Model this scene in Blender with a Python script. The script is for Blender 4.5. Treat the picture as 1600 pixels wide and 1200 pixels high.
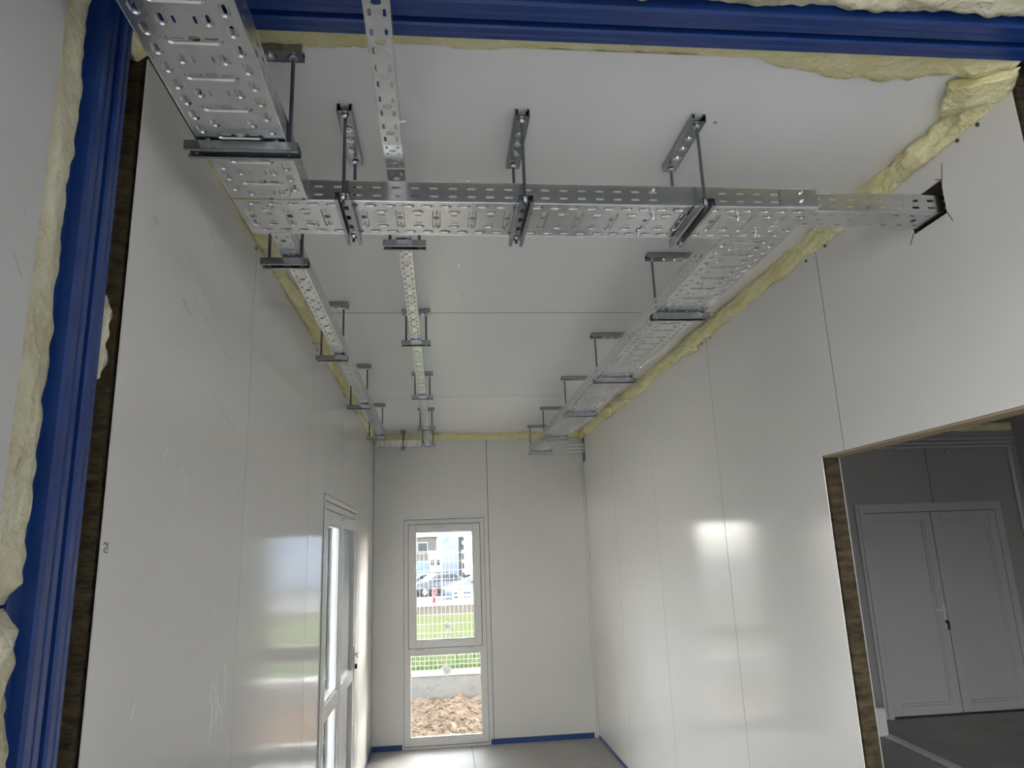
import bpy, bmesh, math, random
from mathutils import Vector, Matrix, noise
from mathutils.geometry import delaunay_2d_cdt

for o in list(bpy.data.objects):
    bpy.data.objects.remove(o)
S = bpy.context.scene
COL = S.collection

# ------------------------------------------------------------------ camera
W, D, HT, ZC = 2.1036, 7.0301, 2.83, 2.90        # room width, depth, wall top, ceiling
cam = bpy.data.cameras.new('camera')
cam.sensor_width = 36
cam.lens = 24.6257
cam.clip_start = 0.02
cam.clip_end = 500
co = bpy.data.objects.new('camera', cam)
COL.objects.link(co)
ax = Vector((0.99431535, -0.10033224, -0.03564302))
ay = Vector((0.01136629, -0.23282132, 0.9724531))
az = -Vector((0.10586686, 0.96733018, 0.23035741))
m = Matrix((ax, ay, az)).transposed().to_4x4()
m.translation = (0.63433, 0, 1.73413)
co.matrix_world = m
S.camera = co

# ------------------------------------------------------------------ light
w = bpy.data.worlds.new('world')
S.world = w
w.use_nodes = True
wn = w.node_tree
sky = wn.nodes.new('ShaderNodeTexSky')
sky.sky_type = 'NISHITA'
sky.sun_disc = False
sky.sun_elevation = math.radians(15)
sky.sun_rotation = math.atan2(1.0, 1.1)
sky.air_density = 1.0
sky.dust_density = 2.5
sky.ozone_density = 1.0
bg = wn.nodes['Background']
bg.inputs['Strength'].default_value = 0.55
hs = wn.nodes.new('ShaderNodeHueSaturation')      # hazy, washed-out sky
hs.inputs['Saturation'].default_value = 0.22
wn.links.new(sky.outputs[0], hs.inputs['Color'])
wn.links.new(hs.outputs[0], bg.inputs['Color'])
sun = bpy.data.lights.new('sun', 'SUN')
sun.energy = 4.0
sun.color = (1.0, 0.9, 0.74)
sun.angle = math.radians(3)
so = bpy.data.objects.new('sun', sun)
COL.objects.link(so)
so.rotation_euler = Vector((-1, -1.1, -0.4)).to_track_quat('-Z', 'Y').to_euler()


def portal(name, loc, rot, sx, sy):
    l = bpy.data.lights.new(name, 'AREA')
    l.shape = 'RECTANGLE'
    l.size = sx
    l.size_y = sy
    l.cycles.is_portal = True
    o = bpy.data.objects.new(name, l)
    COL.objects.link(o)
    o.location = loc
    o.rotation_euler = rot


P2 = math.pi / 2
portal('daylight_portal_window', (0.68, D + 0.12, 1.0), (-P2, 0, 0), 0.75, 2.0)
portal('daylight_portal_door', (-0.12, 4.4, 1.0), (P2, 0, -P2), 0.7, 2.0)
portal('daylight_portal_hall_rear', (7.2, -6.15, 1.4), (P2, 0, 0), 2.4, 2.8)
portal('daylight_portal_hall_side', (-0.16, -3.0, 1.35), (P2, 0, -P2), 5.2, 2.7)
vs = S.view_settings
vs.view_transform = 'Standard'
vs.look = 'None'
vs.gamma = 1
vs.use_curve_mapping = False
vs.exposure = 2.87

# ------------------------------------------------------------------ materials
MATS = {}


def mat(name, col, rough=0.5, metal=0.0, var=0.0, vscale=8.0, col2=None, bump=0.0, bscale=60.0,
        stretch=(1, 1, 1), spec=0.5, emit=None, aniso=None, speck=None):
    if name in MATS:
        return MATS[name]
    M = bpy.data.materials.new(name)
    M.use_nodes = True
    n = M.node_tree.nodes
    k = M.node_tree.links
    b = n['Principled BSDF']
    b.inputs['Roughness'].default_value = rough
    b.inputs['Metallic'].default_value = metal
    b.inputs['Specular IOR Level'].default_value = spec
    b.inputs['Base Color'].default_value = (*col, 1)
    tc = n.new('ShaderNodeTexCoord')
    if var or col2:
        mp = n.new('ShaderNodeMapping')
        mp.inputs['Scale'].default_value = stretch
        k.new(tc.outputs['Object'], mp.inputs[0])
        t = n.new('ShaderNodeTexNoise')
        t.inputs['Scale'].default_value = vscale
        t.inputs['Detail'].default_value = 5
        t.inputs['Roughness'].default_value = 0.65
        k.new(mp.outputs[0], t.inputs['Vector'])
        r = n.new('ShaderNodeValToRGB')
        r.color_ramp.elements[0].position = 0.3
        r.color_ramp.elements[1].position = 0.7
        c2 = col2 or tuple(c * (1 - var) for c in col)
        r.color_ramp.elements[0].color = (*c2, 1)
        r.color_ramp.elements[1].color = (*col, 1)
        k.new(t.outputs['Fac'], r.inputs[0])
        out = r.outputs[0]
        if speck:                                # sparse dark or light marks with a shape of their own
            sc, th, sccol, st2 = speck
            m2 = n.new('ShaderNodeMapping')
            m2.inputs['Scale'].default_value = st2
            m2.inputs['Rotation'].default_value = (0.5, 0.2, 0.1)
            k.new(tc.outputs['Object'], m2.inputs[0])
            t2 = n.new('ShaderNodeTexNoise')
            t2.inputs['Scale'].default_value = sc
            t2.inputs['Detail'].default_value = 2
            k.new(m2.outputs[0], t2.inputs['Vector'])
            r2 = n.new('ShaderNodeValToRGB')
            r2.color_ramp.elements[0].position = th
            r2.color_ramp.elements[1].position = th + 0.04
            k.new(t2.outputs['Fac'], r2.inputs[0])
            mx = n.new('ShaderNodeMix')
            mx.data_type = 'RGBA'
            k.new(r2.outputs[0], mx.inputs['Factor'])
            k.new(out, mx.inputs['A'])
            mx.inputs['B'].default_value = (*sccol, 1)
            out = mx.outputs['Result']
        k.new(out, b.inputs['Base Color'])
    if bump:
        mp = n.new('ShaderNodeMapping')
        mp.inputs['Scale'].default_value = aniso or stretch
        k.new(tc.outputs['Object'], mp.inputs[0])
        t = n.new('ShaderNodeTexNoise')
        t.inputs['Scale'].default_value = bscale
        t.inputs['Detail'].default_value = 4
        k.new(mp.outputs[0], t.inputs['Vector'])
        bp = n.new('ShaderNodeBump')
        bp.inputs['Strength'].default_value = bump
        bp.inputs['Distance'].default_value = 0.01
        k.new(t.outputs['Fac'], bp.inputs['Height'])
        k.new(bp.outputs[0], b.inputs['Normal'])
    if emit:
        b.inputs['Emission Color'].default_value = (*emit[0], 1)
        b.inputs['Emission Strength'].default_value = emit[1]
    MATS[name] = M
    return M


panel = mat('painted steel panel', (0.75, 0.735, 0.708), 0.12, var=0.04, vscale=1.2, bump=0.008, bscale=40,
            aniso=(1, 1, 0.02), speck=(9, 0.80, (0.6, 0.59, 0.57), (1, 1.6, 0.5)))
ceilm = mat('ceiling steel panel', (0.92, 0.91, 0.905), 0.3, var=0.04, vscale=1.0, bump=0.01, bscale=30)
hallm = mat('hall panel', (0.60, 0.595, 0.59), 0.35, var=0.05, vscale=3, speck=(14, 0.80, (0.4, 0.4, 0.4), (1, 1, 0.4)))
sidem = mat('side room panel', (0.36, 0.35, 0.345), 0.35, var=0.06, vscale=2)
rock = mat('mineral wool core', (0.12, 0.095, 0.055), 1.0, col2=(0.03, 0.025, 0.016), vscale=14,
           stretch=(1, 1, 3), bump=1.0, bscale=45, spec=0.1)
wool = mat('glass wool', (0.90, 0.87, 0.58), 1.0, col2=(0.80, 0.73, 0.36), vscale=9, bump=1.0, bscale=55, spec=0.05)
woolw = mat('pale glass wool', (0.72, 0.70, 0.55), 1.0, col2=(0.50, 0.46, 0.30), vscale=7, bump=1.0, bscale=55, spec=0.05)
blue = mat('blue painted steel', (0.010, 0.045, 0.21), 0.25, var=0.25, vscale=6)
bluebase = mat('blue base strip', (0.02, 0.07, 0.24), 0.35, var=0.2, vscale=5)
galv = mat('galvanised sheet', (0.68, 0.69, 0.70), 0.26, 1.0, var=0.14, vscale=28, bump=0.03, bscale=90)
galvd = mat('galvanised channel', (0.40, 0.42, 0.44), 0.26, 1.0, var=0.25, vscale=20, bump=0.03, bscale=60)
rodm = mat('threaded rod steel', (0.16, 0.18, 0.22), 0.4, 0.85, var=0.3, vscale=300)
zinc = mat('bright zinc', (0.75, 0.76, 0.78), 0.22, 0.95, var=0.1, vscale=40)
dark = mat('dark gap', (0.03, 0.03, 0.03), 0.9, var=0.2)
pvc = mat('white pvc', (0.74, 0.73, 0.72), 0.25, var=0.03, vscale=4)
pvcshade = mat('shaded white pvc', (0.52, 0.51, 0.51), 0.6, var=0.04, vscale=4)  # white pvc with the side room's dimness put into the colour
pvcpanel = mat('pvc infill panel', (0.42, 0.42, 0.43), 0.4, var=0.05, vscale=4)
conc = mat('concrete floor', (0.42, 0.405, 0.385), 0.6, col2=(0.32, 0.31, 0.30), vscale=2.2, bump=0.06, bscale=50)
concw = mat('rough concrete', (0.115, 0.113, 0.111), 0.85, col2=(0.085, 0.084, 0.083), vscale=6, bump=0.4, bscale=30,
            speck=(20, 0.66, (0.06, 0.058, 0.055), (1, 1, 1)))
white = mat('white paint', (0.78, 0.77, 0.75), 0.5, var=0.05)
sill = mat('cream sill', (0.75, 0.68, 0.52), 0.5, var=0.05)
soilm = mat('sandy soil', (0.185, 0.142, 0.108), 1.0, col2=(0.09, 0.066, 0.05), vscale=16, bump=1.0, bscale=40, spec=0.1)
grassm = mat('lawn', (0.042, 0.060, 0.020), 1.0, col2=(0.062, 0.064, 0.038), vscale=2.5, bump=0.6, bscale=20, spec=0.0)
bladem = mat('grass blades', (0.045, 0.085, 0.022), 0.8, col2=(0.065, 0.085, 0.032), vscale=5, spec=0.0)
drym = mat('dry grass', (0.06, 0.053, 0.044), 1.0, col2=(0.036, 0.031, 0.026), vscale=3, spec=0.0)
asph = mat('asphalt', (0.14, 0.137, 0.133), 0.9, var=0.15, vscale=2, spec=0.0)
wire = mat('galvanised wire', (0.30, 0.31, 0.32), 0.7, 0.0, var=0.1, spec=0.1)
black = mat('black marker', (0.02, 0.02, 0.02), 0.8, var=0.2)
grey = mat('grey scuff', (0.5, 0.5, 0.49), 0.8, var=0.3, vscale=30)
scratch = mat('white scratch', (0.85, 0.85, 0.83), 0.6, var=0.1)
inkm = mat('blue ink', (0.05, 0.05, 0.14), 0.7, var=0.2)
paper = mat('sticker paper', (0.8, 0.8, 0.78), 0.6, var=0.1, vscale=30)
_b = paper.node_tree.nodes['Principled BSDF']
_t = paper.node_tree.nodes.new('ShaderNodeBsdfTranslucent')
_t.inputs[0].default_value = (0.8, 0.8, 0.78, 1)
_m = paper.node_tree.nodes.new('ShaderNodeMixShader')
_m.inputs[0].default_value = 0.3
paper.node_tree.links.new(_b.outputs[0], _m.inputs[1])
paper.node_tree.links.new(_t.outputs[0], _m.inputs[2])
paper.node_tree.links.new(_m.outputs[0], paper.node_tree.nodes['Material Output'].inputs['Surface'])
ptext = mat('sticker print', (0.35, 0.36, 0.38), 0.6, var=0.1)
carb = mat('dark car paint', (0.05, 0.055, 0.07), 0.25, var=0.1)
carb2 = mat('grey car paint', (0.22, 0.23, 0.25), 0.25, var=0.1)
carbl = mat('light blue car paint', (0.12, 0.18, 0.27), 0.25, var=0.1)
carg = mat('car glass', (0.03, 0.04, 0.05), 0.08, var=0.1)
tyre = mat('tyre rubber', (0.02, 0.02, 0.02), 0.8, var=0.2)
redm = mat('red paint', (0.62, 0.03, 0.04), 0.4, var=0.1)
bfac = mat('pale blue facade', (0.17, 0.20, 0.25), 0.6, var=0.04, vscale=1)
stone = mat('beige block wall', (0.17, 0.155, 0.13), 0.9, col2=(0.11, 0.10, 0.09), vscale=3)
cont = mat('blue container', (0.12, 0.18, 0.27), 0.5, var=0.1)

gl = bpy.data.materials.new('window glass')
gl.use_nodes = True
_n, _k = gl.node_tree.nodes, gl.node_tree.links
_n.remove(_n['Principled BSDF'])
_tr = _n.new('ShaderNodeBsdfTransparent')
_tr.inputs[0].default_value = (0.93, 0.95, 0.95, 1)
_gs = _n.new('ShaderNodeBsdfGlossy')
_gs.inputs['Roughness'].default_value = 0.02
_fr = _n.new('ShaderNodeFresnel')
_fr.inputs[0].default_value = 1.45
_mx = _n.new('ShaderNodeMixShader')
_k.new(_fr.outputs[0], _mx.inputs[0])
_k.new(_tr.outputs[0], _mx.inputs[1])
_k.new(_gs.outputs[0], _mx.inputs[2])
_k.new(_mx.outputs[0], _n['Material Output'].inputs['Surface'])


# ------------------------------------------------------------------ helpers
def link(name, me, ma, parent=None, loc=None):
    o = bpy.data.objects.new(name, me)
    COL.objects.link(o)
    if ma and len(me.materials) == 0:
        me.materials.append(ma)
    if parent:
        o.parent = parent
    if loc:
        o.location = loc
    return o


def obj(name, bm, ma, parent=None, smooth=False):
    me = bpy.data.meshes.new(name)
    bm.normal_update()
    bm.to_mesh(me)
    bm.free()
    if smooth:
        for p in me.polygons:
            p.use_smooth = True
    return link(name, me, ma, parent)


def tag(o, label, cat, group=None, kind=None):
    o['label'] = label
    o['category'] = cat
    if group:
        o['group'] = group
    if kind:
        o['kind'] = kind
    return o


def thing(name, label, cat, group=None, loc=(0, 0, 0), kind=None):
    o = bpy.data.objects.new(name, None)
    o.empty_display_size = 0.05
    COL.objects.link(o)
    o.location = loc
    if kind:
        o['kind'] = kind
    return tag(o, label, cat, group)


def struct(o, label=None, cat=None):
    o['kind'] = 'structure'
    if label:
        o['label'] = label
        o['category'] = cat
    return o


def bx(bm, x0, x1, y0, y1, z0, z1):
    v = [bm.verts.new(p) for p in ((x0, y0, z0), (x1, y0, z0), (x1, y1, z0), (x0, y1, z0),
                                   (x0, y0, z1), (x1, y0, z1), (x1, y1, z1), (x0, y1, z1))]
    for f in ((3, 2, 1, 0), (4, 5, 6, 7), (0, 1, 5, 4), (1, 2, 6, 5), (2, 3, 7, 6), (3, 0, 4, 7)):
        bm.faces.new([v[i] for i in f])


def box(name, r, ma, parent=None, bevel=0.0):
    bm = bmesh.new()
    bx(bm, *r)
    if bevel:
        bmesh.ops.bevel(bm, geom=bm.edges[:], offset=bevel, segments=2, affect='EDGES', profile=0.5)
    return obj(name, bm, ma, parent)


def slab(bm, axis, a0, a1, rect, holes):
    """slab normal to axis between a0 and a1; rect and holes in the two other axes (u0,u1,v0,v1)"""
    us = sorted({rect[0], rect[1], *[min(max(h[i], rect[0]), rect[1]) for h in holes for i in (0, 1)]})
    vs_ = sorted({rect[2], rect[3], *[min(max(h[i], rect[2]), rect[3]) for h in holes for i in (2, 3)]})
    for i in range(len(us) - 1):
        for j in range(len(vs_) - 1):
            cu, cv = (us[i] + us[i + 1]) / 2, (vs_[j] + vs_[j + 1]) / 2
            if any(h[0] < cu < h[1] and h[2] < cv < h[3] for h in holes):
                continue
            u0, u1, v0, v1 = us[i], us[i + 1], vs_[j], vs_[j + 1]
            if axis == 0:
                bx(bm, a0, a1, u0, u1, v0, v1)
            elif axis == 1:
                bx(bm, u0, u1, a0, a1, v0, v1)
            else:
                bx(bm, u0, u1, v0, v1, a0, a1)
    bmesh.ops.remove_doubles(bm, verts=bm.verts[:], dist=1e-6)
    # drop the doubled inner faces
    seen = {}
    for f in bm.faces:
        seen.setdefault(tuple(round(c, 5) for c in f.calc_center_median()), []).append(f)
    bmesh.ops.delete(bm, geom=[f for fs in seen.values() if len(fs) > 1 for f in fs], context='FACES_ONLY')


def slabobj(name, axis, a0, a1, rect, holes, ma, parent=None):
    bm = bmesh.new()
    slab(bm, axis, a0, a1, rect, holes)
    return obj(name, bm, ma, parent)


def tube(bm, pts, r, seg=8):
    rings = []
    pts = [Vector(p) for p in pts]
    for i, p in enumerate(pts):
        d = (pts[min(i + 1, len(pts) - 1)] - pts[max(i - 1, 0)]).normalized()
        a = d.cross(Vector((0, 0, 1)))
        if a.length < 1e-3:
            a = d.cross(Vector((0, 1, 0)))
        a.normalize()
        b = d.cross(a)
        rings.append([bm.verts.new(p + a * math.cos(2 * math.pi * k / seg) * r + b * math.sin(2 * math.pi * k / seg) * r)
                      for k in range(seg)])
    for r0, r1 in zip(rings, rings[1:]):
        for k in range(seg):
            bm.faces.new((r0[k], r0[(k + 1) % seg], r1[(k + 1) % seg], r1[k]))
    bm.faces.new(list(reversed(rings[0])))
    bm.faces.new(rings[-1])


def tubeobj(name, pts, r, ma, parent=None, seg=8):
    bm = bmesh.new()
    tube(bm, pts, r, seg)
    bmesh.ops.recalc_face_normals(bm, faces=bm.faces[:])
    o = obj(name, bm, ma, parent)
    return o


def extr(bm, prof, fn, a0, a1):
    """closed profile polygon (u,v) swept from a0 to a1; fn(u,v,a) -> xyz"""
    A = [bm.verts.new(fn(u, v, a0)) for u, v in prof]
    B = [bm.verts.new(fn(u, v, a1)) for u, v in prof]
    n = len(prof)
    for i in range(n):
        bm.faces.new((A[i], A[(i + 1) % n], B[(i + 1) % n], B[i]))
    bm.faces.new(A)
    bm.faces.new(B)
    bmesh.ops.recalc_face_normals(bm, faces=bm.faces[:])


# ---- perforated sheet
def stad(cx, cy, hl, r, along, seg=4):
    p = []
    for side, a0 in ((1, -P2), (-1, P2)):
        for i in range(seg + 1):
            a = a0 + math.pi * i / seg
            x, y = side * hl + r * math.cos(a), r * math.sin(a)
            p.append((cx + x, cy + y) if along == 0 else (cx - y, cy + x))
    return p


def instad(x, y, s):
    cx, cy, hl, r, al = s
    dx, dy = (x - cx, y - cy) if al == 0 else (y - cy, x - cx)
    dx = max(abs(dx) - hl, 0)
    return dx * dx + dy * dy < r * r * 0.97


def cell(L, s0, s1, feats):
    """feats: (kind, cx, cy, hl, r, along, extra): 'ring' slot with pressed rim, 'slot' plain, 'rib' pressed bead"""
    vc = [Vector((0, s0)), Vector((L, s0)), Vector((L, s1)), Vector((0, s1))]
    zs = [0.0] * 4
    ed = [(0, 1), (1, 2), (2, 3), (3, 0)]
    holes = []

    def loop(st, z):
        b = len(vc)
        pts = stad(*st)
        for p in pts:
            vc.append(Vector(p))
            zs.append(z)
        for i in range(len(pts)):
            ed.append((b + i, b + (i + 1) % len(pts)))
    for kind, cx, cy, hl, r, al, e in feats:
        if kind == 'ring':
            loop((cx, cy, hl, r + e, al), 0)
            loop((cx, cy, hl, r + e - 0.0024, al), 0.0032)
            loop((cx, cy, hl, r, al), 0.0032)
            holes.append((cx, cy, hl, r, al))
        elif kind == 'rib':
            loop((cx, cy, hl, r, al), 0)
            loop((cx, cy, hl, r - 0.0026, al), 0.0034)
        else:
            loop((cx, cy, hl, r, al), e)
            holes.append((cx, cy, hl, r, al))
    vo, eo, fo, ov, oe, of = delaunay_2d_cdt(vc, ed, [], 0, 1e-7)
    V = [(v.x, v.y, zs[ov[i][0]] if ov[i] else 0.0) for i, v in enumerate(vo)]
    F = []
    for f in fo:
        x = sum(V[i][0] for i in f) / len(f)
        y = sum(V[i][1] for i in f) / len(f)
        if not any(instad(x, y, h) for h in holes):
            F.append(tuple(f))
    return V, F


def wide_strips(Wd):
    m_, L = 0.0215, 0.1
    edge = [('ring', 0.025, m_, 0.0078, 0.0034, 0, 0.0062)]
    b = 2 * m_
    mid = [('rib', 0.025, Wd / 2, Wd / 2 - b - 0.012, 0.0118, 1, 0),
           ('slot', 0.025, Wd / 2, 0.003, 0.0076, 1, 0.0034),
           ('slot', 0.025, b + 0.022, 0.009, 0.0027, 1, 0.0034),
           ('slot', 0.025, Wd - b - 0.022, 0.009, 0.0027, 1, 0.0034),
           ('ring', 0.075, b + 0.013, 0.0072, 0.0034, 0, 0.0058),
           ('ring', 0.075, Wd - b - 0.013, 0.0072, 0.0034, 0, 0.0058),
           ('slot', 0.075, b + 0.034, 0.007, 0.0024, 0, 0),
           ('slot', 0.075, Wd - b - 0.034, 0.007, 0.0024, 0, 0)]
    return [(0.05, cell(0.05, 0, b, edge), True, cell(0.025, 0, b, [])),
            (0.1, cell(0.1, b, Wd - b, mid), False, None),
            (0.05, cell(0.05, Wd - b, Wd, [('ring', 0.025, Wd - m_, 0.0078, 0.0034, 0, 0.0062)]), True,
             cell(0.025, Wd - b, Wd, []))]


def narrow_strips(Wd):
    o = min(0.016, Wd * 0.30) if Wd < 0.08 else Wd * 0.30
    f = [('slot', 0.05, Wd / 2, 0.002, 0.008, 1, 0)]
    for t in (0.025, 0.075):
        for s in (Wd / 2 - o, Wd / 2 + o):
            f.append(('slot', t, s, 0.0065, 0.0030, 0, 0))
    return [(0.1, cell(0.1, 0, Wd, f), False, None)]


def rail_strips(h, rows=2):
    f = []
    for s in ((h * 0.28, h * 0.68) if rows == 2 else (h * 0.55,)):
        f.append(('slot', 0.025, s, 0.0085, 0.0034, 0, 0))
    return [(0.05, cell(0.05, 0, h, f), False, None)]


def sheet(name, strips, org, dt, ds, dn, length, ma, parent, thick=0.0012):
    org, dt, ds, dn = Vector(org), Vector(dt).normalized(), Vector(ds), Vector(dn)
    V, F = [], []

    def put(c, t0, k):
        b = len(V)
        for x, y, z in c[0]:
            V.append(org + dt * (t0 + x * k) + ds * y + dn * z)
        for f in c[1]:
            F.append(tuple(i + b for i in f))
    for L, c, shift, blank in strips:
        n = max(1, round(length / L))
        k = length / (n * L)
        if shift:
            put(blank, 0, k)
            for i in range(n - 1):
                put(c, (i + 0.5) * L * k, k)
            put(blank, (n - 0.5) * L * k, k)
        else:
            for i in range(n):
                put(c, i * L * k, k)
    me = bpy.data.meshes.new(name)
    me.from_pydata(V, [], F)
    o = link(name, me, ma, parent)
    md = o.modifiers.new('thickness', 'SOLIDIFY')
    md.thickness = thick
    md.offset = 0
    return o


STR = {}


def strips(kind, *a):
    if (kind, a) not in STR:
        STR[(kind, a)] = {'wide': wide_strips, 'narrow': narrow_strips, 'rail': rail_strips}[kind](*a)
    return STR[(kind, a)]


def tray(label, p0, p1, width, height, kind, rows=2, rails=(0, 1), railspan=((0, 0), (0, 0)), group='perforated cable trays'):
    """straight perforated tray from p0 to p1 (centre line of the bottom)"""
    p0, p1 = Vector(p0), Vector(p1)
    t = thing('cable_tray', label, 'cable tray', group, p0)
    d = p1 - p0
    L = d.length
    d.normalize()
    s = Vector((0, 0, 1)).cross(d).normalized()
    n = d.cross(s)
    sheet('bottom_plate', strips(kind, width), -s * width / 2, d, s, n, L, galv, t)
    for i in rails:
        sg = -1 if i == 0 else 1
        a, b = railspan[i]
        r = sheet('side_rail', strips('rail', height, rows), s * sg * width / 2 + d * a, d, n, s * sg, L - a - b, galv, t)
        q = s * sg * (width / 2 - 0.0025) + n * height
        tubeobj('rolled_edge', [q + d * a, q + d * (L - b)], 0.0032, galv, r)
        q = s * sg * (width / 2) + n * 0.0
        tubeobj('bend', [q + d * a, q + d * (L - b)], 0.0018, galv, r, 6)
    return t


def hexnut(bm, c, r, h):
    vs0 = []
    for z in (c[2], c[2] + h):
        vs0.append([bm.verts.new((c[0] + r * math.cos(k * math.pi / 3), c[1] + r * math.sin(k * math.pi / 3), z)) for k in range(6)])
    for k in range(6):
        bm.faces.new((vs0[0][k], vs0[0][(k + 1) % 6], vs0[1][(k + 1) % 6], vs0[1][k]))
    bm.faces.new(list(reversed(vs0[0])))
    bm.faces.new(vs0[1])


def disc(bm, c, r, h, seg=12):
    vs0 = []
    for z in (c[2], c[2] + h):
        vs0.append([bm.verts.new((c[0] + r * math.cos(k * 2 * math.pi / seg), c[1] + r * math.sin(k * 2 * math.pi / seg), z)) for k in range(seg)])
    for k in range(seg):
        bm.faces.new((vs0[0][k], vs0[0][(k + 1) % seg], vs0[1][(k + 1) % seg], vs0[1][k]))
    bm.faces.new(list(reversed(vs0[0])))
    bm.faces.new(vs0[1])


CH = {}


def channel(name, length, ma, parent, loc, axis):
    """slotted C channel 41 x 21, web on top at z=0, open side down; long axis local x"""
    key = (round(length, 3), ma.name)
    if key not in CH:
        n = max(2, round(length / 0.05))
        p = length / n
        c = cell(p, -0.0205, 0.0205, [('slot', p / 2, 0, 0.007, 0.006, 0, 0)])
        bm = bmesh.new()
        for i in range(n):
            for z in (0, -0.002):
                vv = [bm.verts.new((x - length / 2 + i * p, y, z)) for x, y, _ in c[0]]
                for f in c[1]:
                    bm.faces.new([vv[j] for j in (f if z == 0 else reversed(f))])
        h = length / 2
        for sg in (-1, 1):
            y0, y1 = sorted((sg * 0.0205, sg * 0.0185))
            bx(bm, -h, h, y0, y1, -0.0215, 0)
            y0, y1 = sorted((sg * 0.0205, sg * 0.0112))
            bx(bm, -h, h, y0, y1, -0.0215, -0.0195)
            y0, y1 = sorted((sg * 0.0112, sg * 0.0130))
            bx(bm, -h, h, y0, y1, -0.0215, -0.0145)
        me = bpy.data.meshes.new(name)
        bm.to_mesh(me)
        bm.free()
        me.materials.append(ma)
        CH[key] = me
    o = link(name, CH[key], None, parent)
    o.location = loc
    o.rotation_euler = (0, 0, P2 if axis == 'y' else 0)
    return o


def lin(axis, c, t, off=0):
    return (c[0] + t, c[1] + off) if axis == 'x' else (c[0] + off, c[1] + t)


NUT = {}


def nutmesh():
    if 'n' not in NUT:
        bm = bmesh.new()
        disc(bm, (0, 0, -0.0025), 0.0105, 0.0025)
        hexnut(bm, (0, 0, -0.0095), 0.0075, 0.007)
        me = bpy.data.meshes.new('nut')
        bm.to_mesh(me)
        bm.free()
        me.materials.append(zinc)
        NUT['n'] = me
        bm = bmesh.new()
        disc(bm, (0, 0, -0.002), 0.012, 0.002)
        disc(bm, (0, 0, -0.005), 0.0055, 0.003, 8)
        me = bpy.data.meshes.new('screw')
        bm.to_mesh(me)
        bm.free()
        me.materials.append(zinc)
        NUT['s'] = me
    return NUT


def hanger(label, axis, c, length, zlow, clen=None, coff=0.0, rodin=0.022, tail=0.016):
    """two threaded rods from a ceiling channel down to a support channel whose top is at zlow"""
    t = thing('trapeze_hanger', label, 'hanger', 'trapeze hangers of the cable trays', (c[0], c[1], zlow))
    clen = clen or length
    N = nutmesh()
    cx, cy = lin(axis, (0, 0), coff)
    top = ZC - zlow - 0.0015
    cc = channel('ceiling_channel', clen, galvd, t, (cx, cy, top - 0.0215), axis)
    cc.rotation_euler.x = math.pi                       # fixed to the ceiling with its open side up
    top -= 0.0195
    channel('support_channel', length, galvd, t, (0, 0, -0.001), axis)
    for sg in (-1, 1):
        p = lin(axis, (0, 0), sg * (length / 2 - rodin))
        bm = bmesh.new()
        tube(bm, [(p[0], p[1], -tail - 0.006), (p[0], p[1], top + 0.010)], 0.0046, 8)
        obj('threaded_rod', bm, rodm, t)
        for z in (-0.0035, top - 0.0035):
            o = link('nut', N['n'], None, t)
            o.location = (p[0], p[1], z)
    for k in (-1, 0, 1):
        p = lin(axis, (0, 0), coff + k * clen * 0.19)
        o = link('screw', N['s'], None, t)
        o.location = (p[0], p[1], top - 0.0025)
    return t


# ---- insulation
def insul(name, p0, p1, across, out, width, bulge, seed, ma, parent=None, n=160, k=12, rough=0.35, ends=True):
    """lumpy half-round strip of wool between p0 and p1; width and bulge may be functions of 0..1"""
    p0, p1, across, out = Vector(p0), Vector(p1), Vector(across).normalized(), Vector(out).normalized()
    bm = bmesh.new()
    rows = []
    L = (p1 - p0).length
    for i in range(n + 1):
        t = i / n
        c = p0.lerp(p1, t)
        wd = (width(t) if callable(width) else width)
        bg_ = (bulge(t) if callable(bulge) else bulge)
        e = min(1, min(t, 1 - t) * L / 0.03) if ends else 1
        row = []
        for j in range(k + 1):
            a = math.pi * j / k
            q = Vector((t * L * 7 + seed * 13.7, j * 0.35, seed))
            q2 = Vector((t * L * 30 + seed * 3.1, j * 1.1, seed + 5))
            nz = noise.noise(q) * rough * 1.4 + noise.noise(q2) * rough * 0.7 + (abs(noise.noise(q * 2.1)) - 0.25) * rough * 0.8
            ru = 1 + nz
            row.append(bm.verts.new(c + across * (-math.cos(a) * wd / 2 * (1 + 0.5 * nz))
                                    + out * (math.sin(a) ** 0.8 * bg_ * ru * e)))
        rows.append(row)
    for r0, r1 in zip(rows, rows[1:]):
        for j in range(k):
            bm.faces.new((r0[j], r0[j + 1], r1[j + 1], r1[j]))
    for j in range(n):
        bm.faces.new((rows[j][0], rows[j + 1][0], rows[j + 1][k], rows[j][k]))
    bmesh.ops.recalc_face_normals(bm, faces=bm.faces[:])
    return obj(name, bm, ma, parent, smooth=True)


# ================================================================== THE SETTING
T = 0.10                                           # panel thickness
SH = 0.003                                         # facing sheet


def clad(wall, axis, face, sgn, rects, z0, z1, holes, ma):
    """facing sheets as separate panels, 3 mm joints, in front of the wall core"""
    for u0, u1 in rects:
        bm = bmesh.new()
        a0, a1 = sorted((face, face + sgn * SH))
        slab(bm, axis, a0, a1, (u0 + 0.0025, u1 - 0.0025, z0, z1), holes)
        if bm.faces:
            obj('panel', bm, ma, wall)
    for u0, u1 in rects[1:]:                        # dark strip added in every joint, standing in for its shade
        bm = bmesh.new()
        a0, a1 = sorted((face + sgn * 0.0012, face + sgn * 0.012))
        slab(bm, axis, a0, a1, (u0 - 0.0025, u0 + 0.0025, z0, z1), holes)
        if bm.faces:
            obj('joint_shade', bm, dark, wall)


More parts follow.
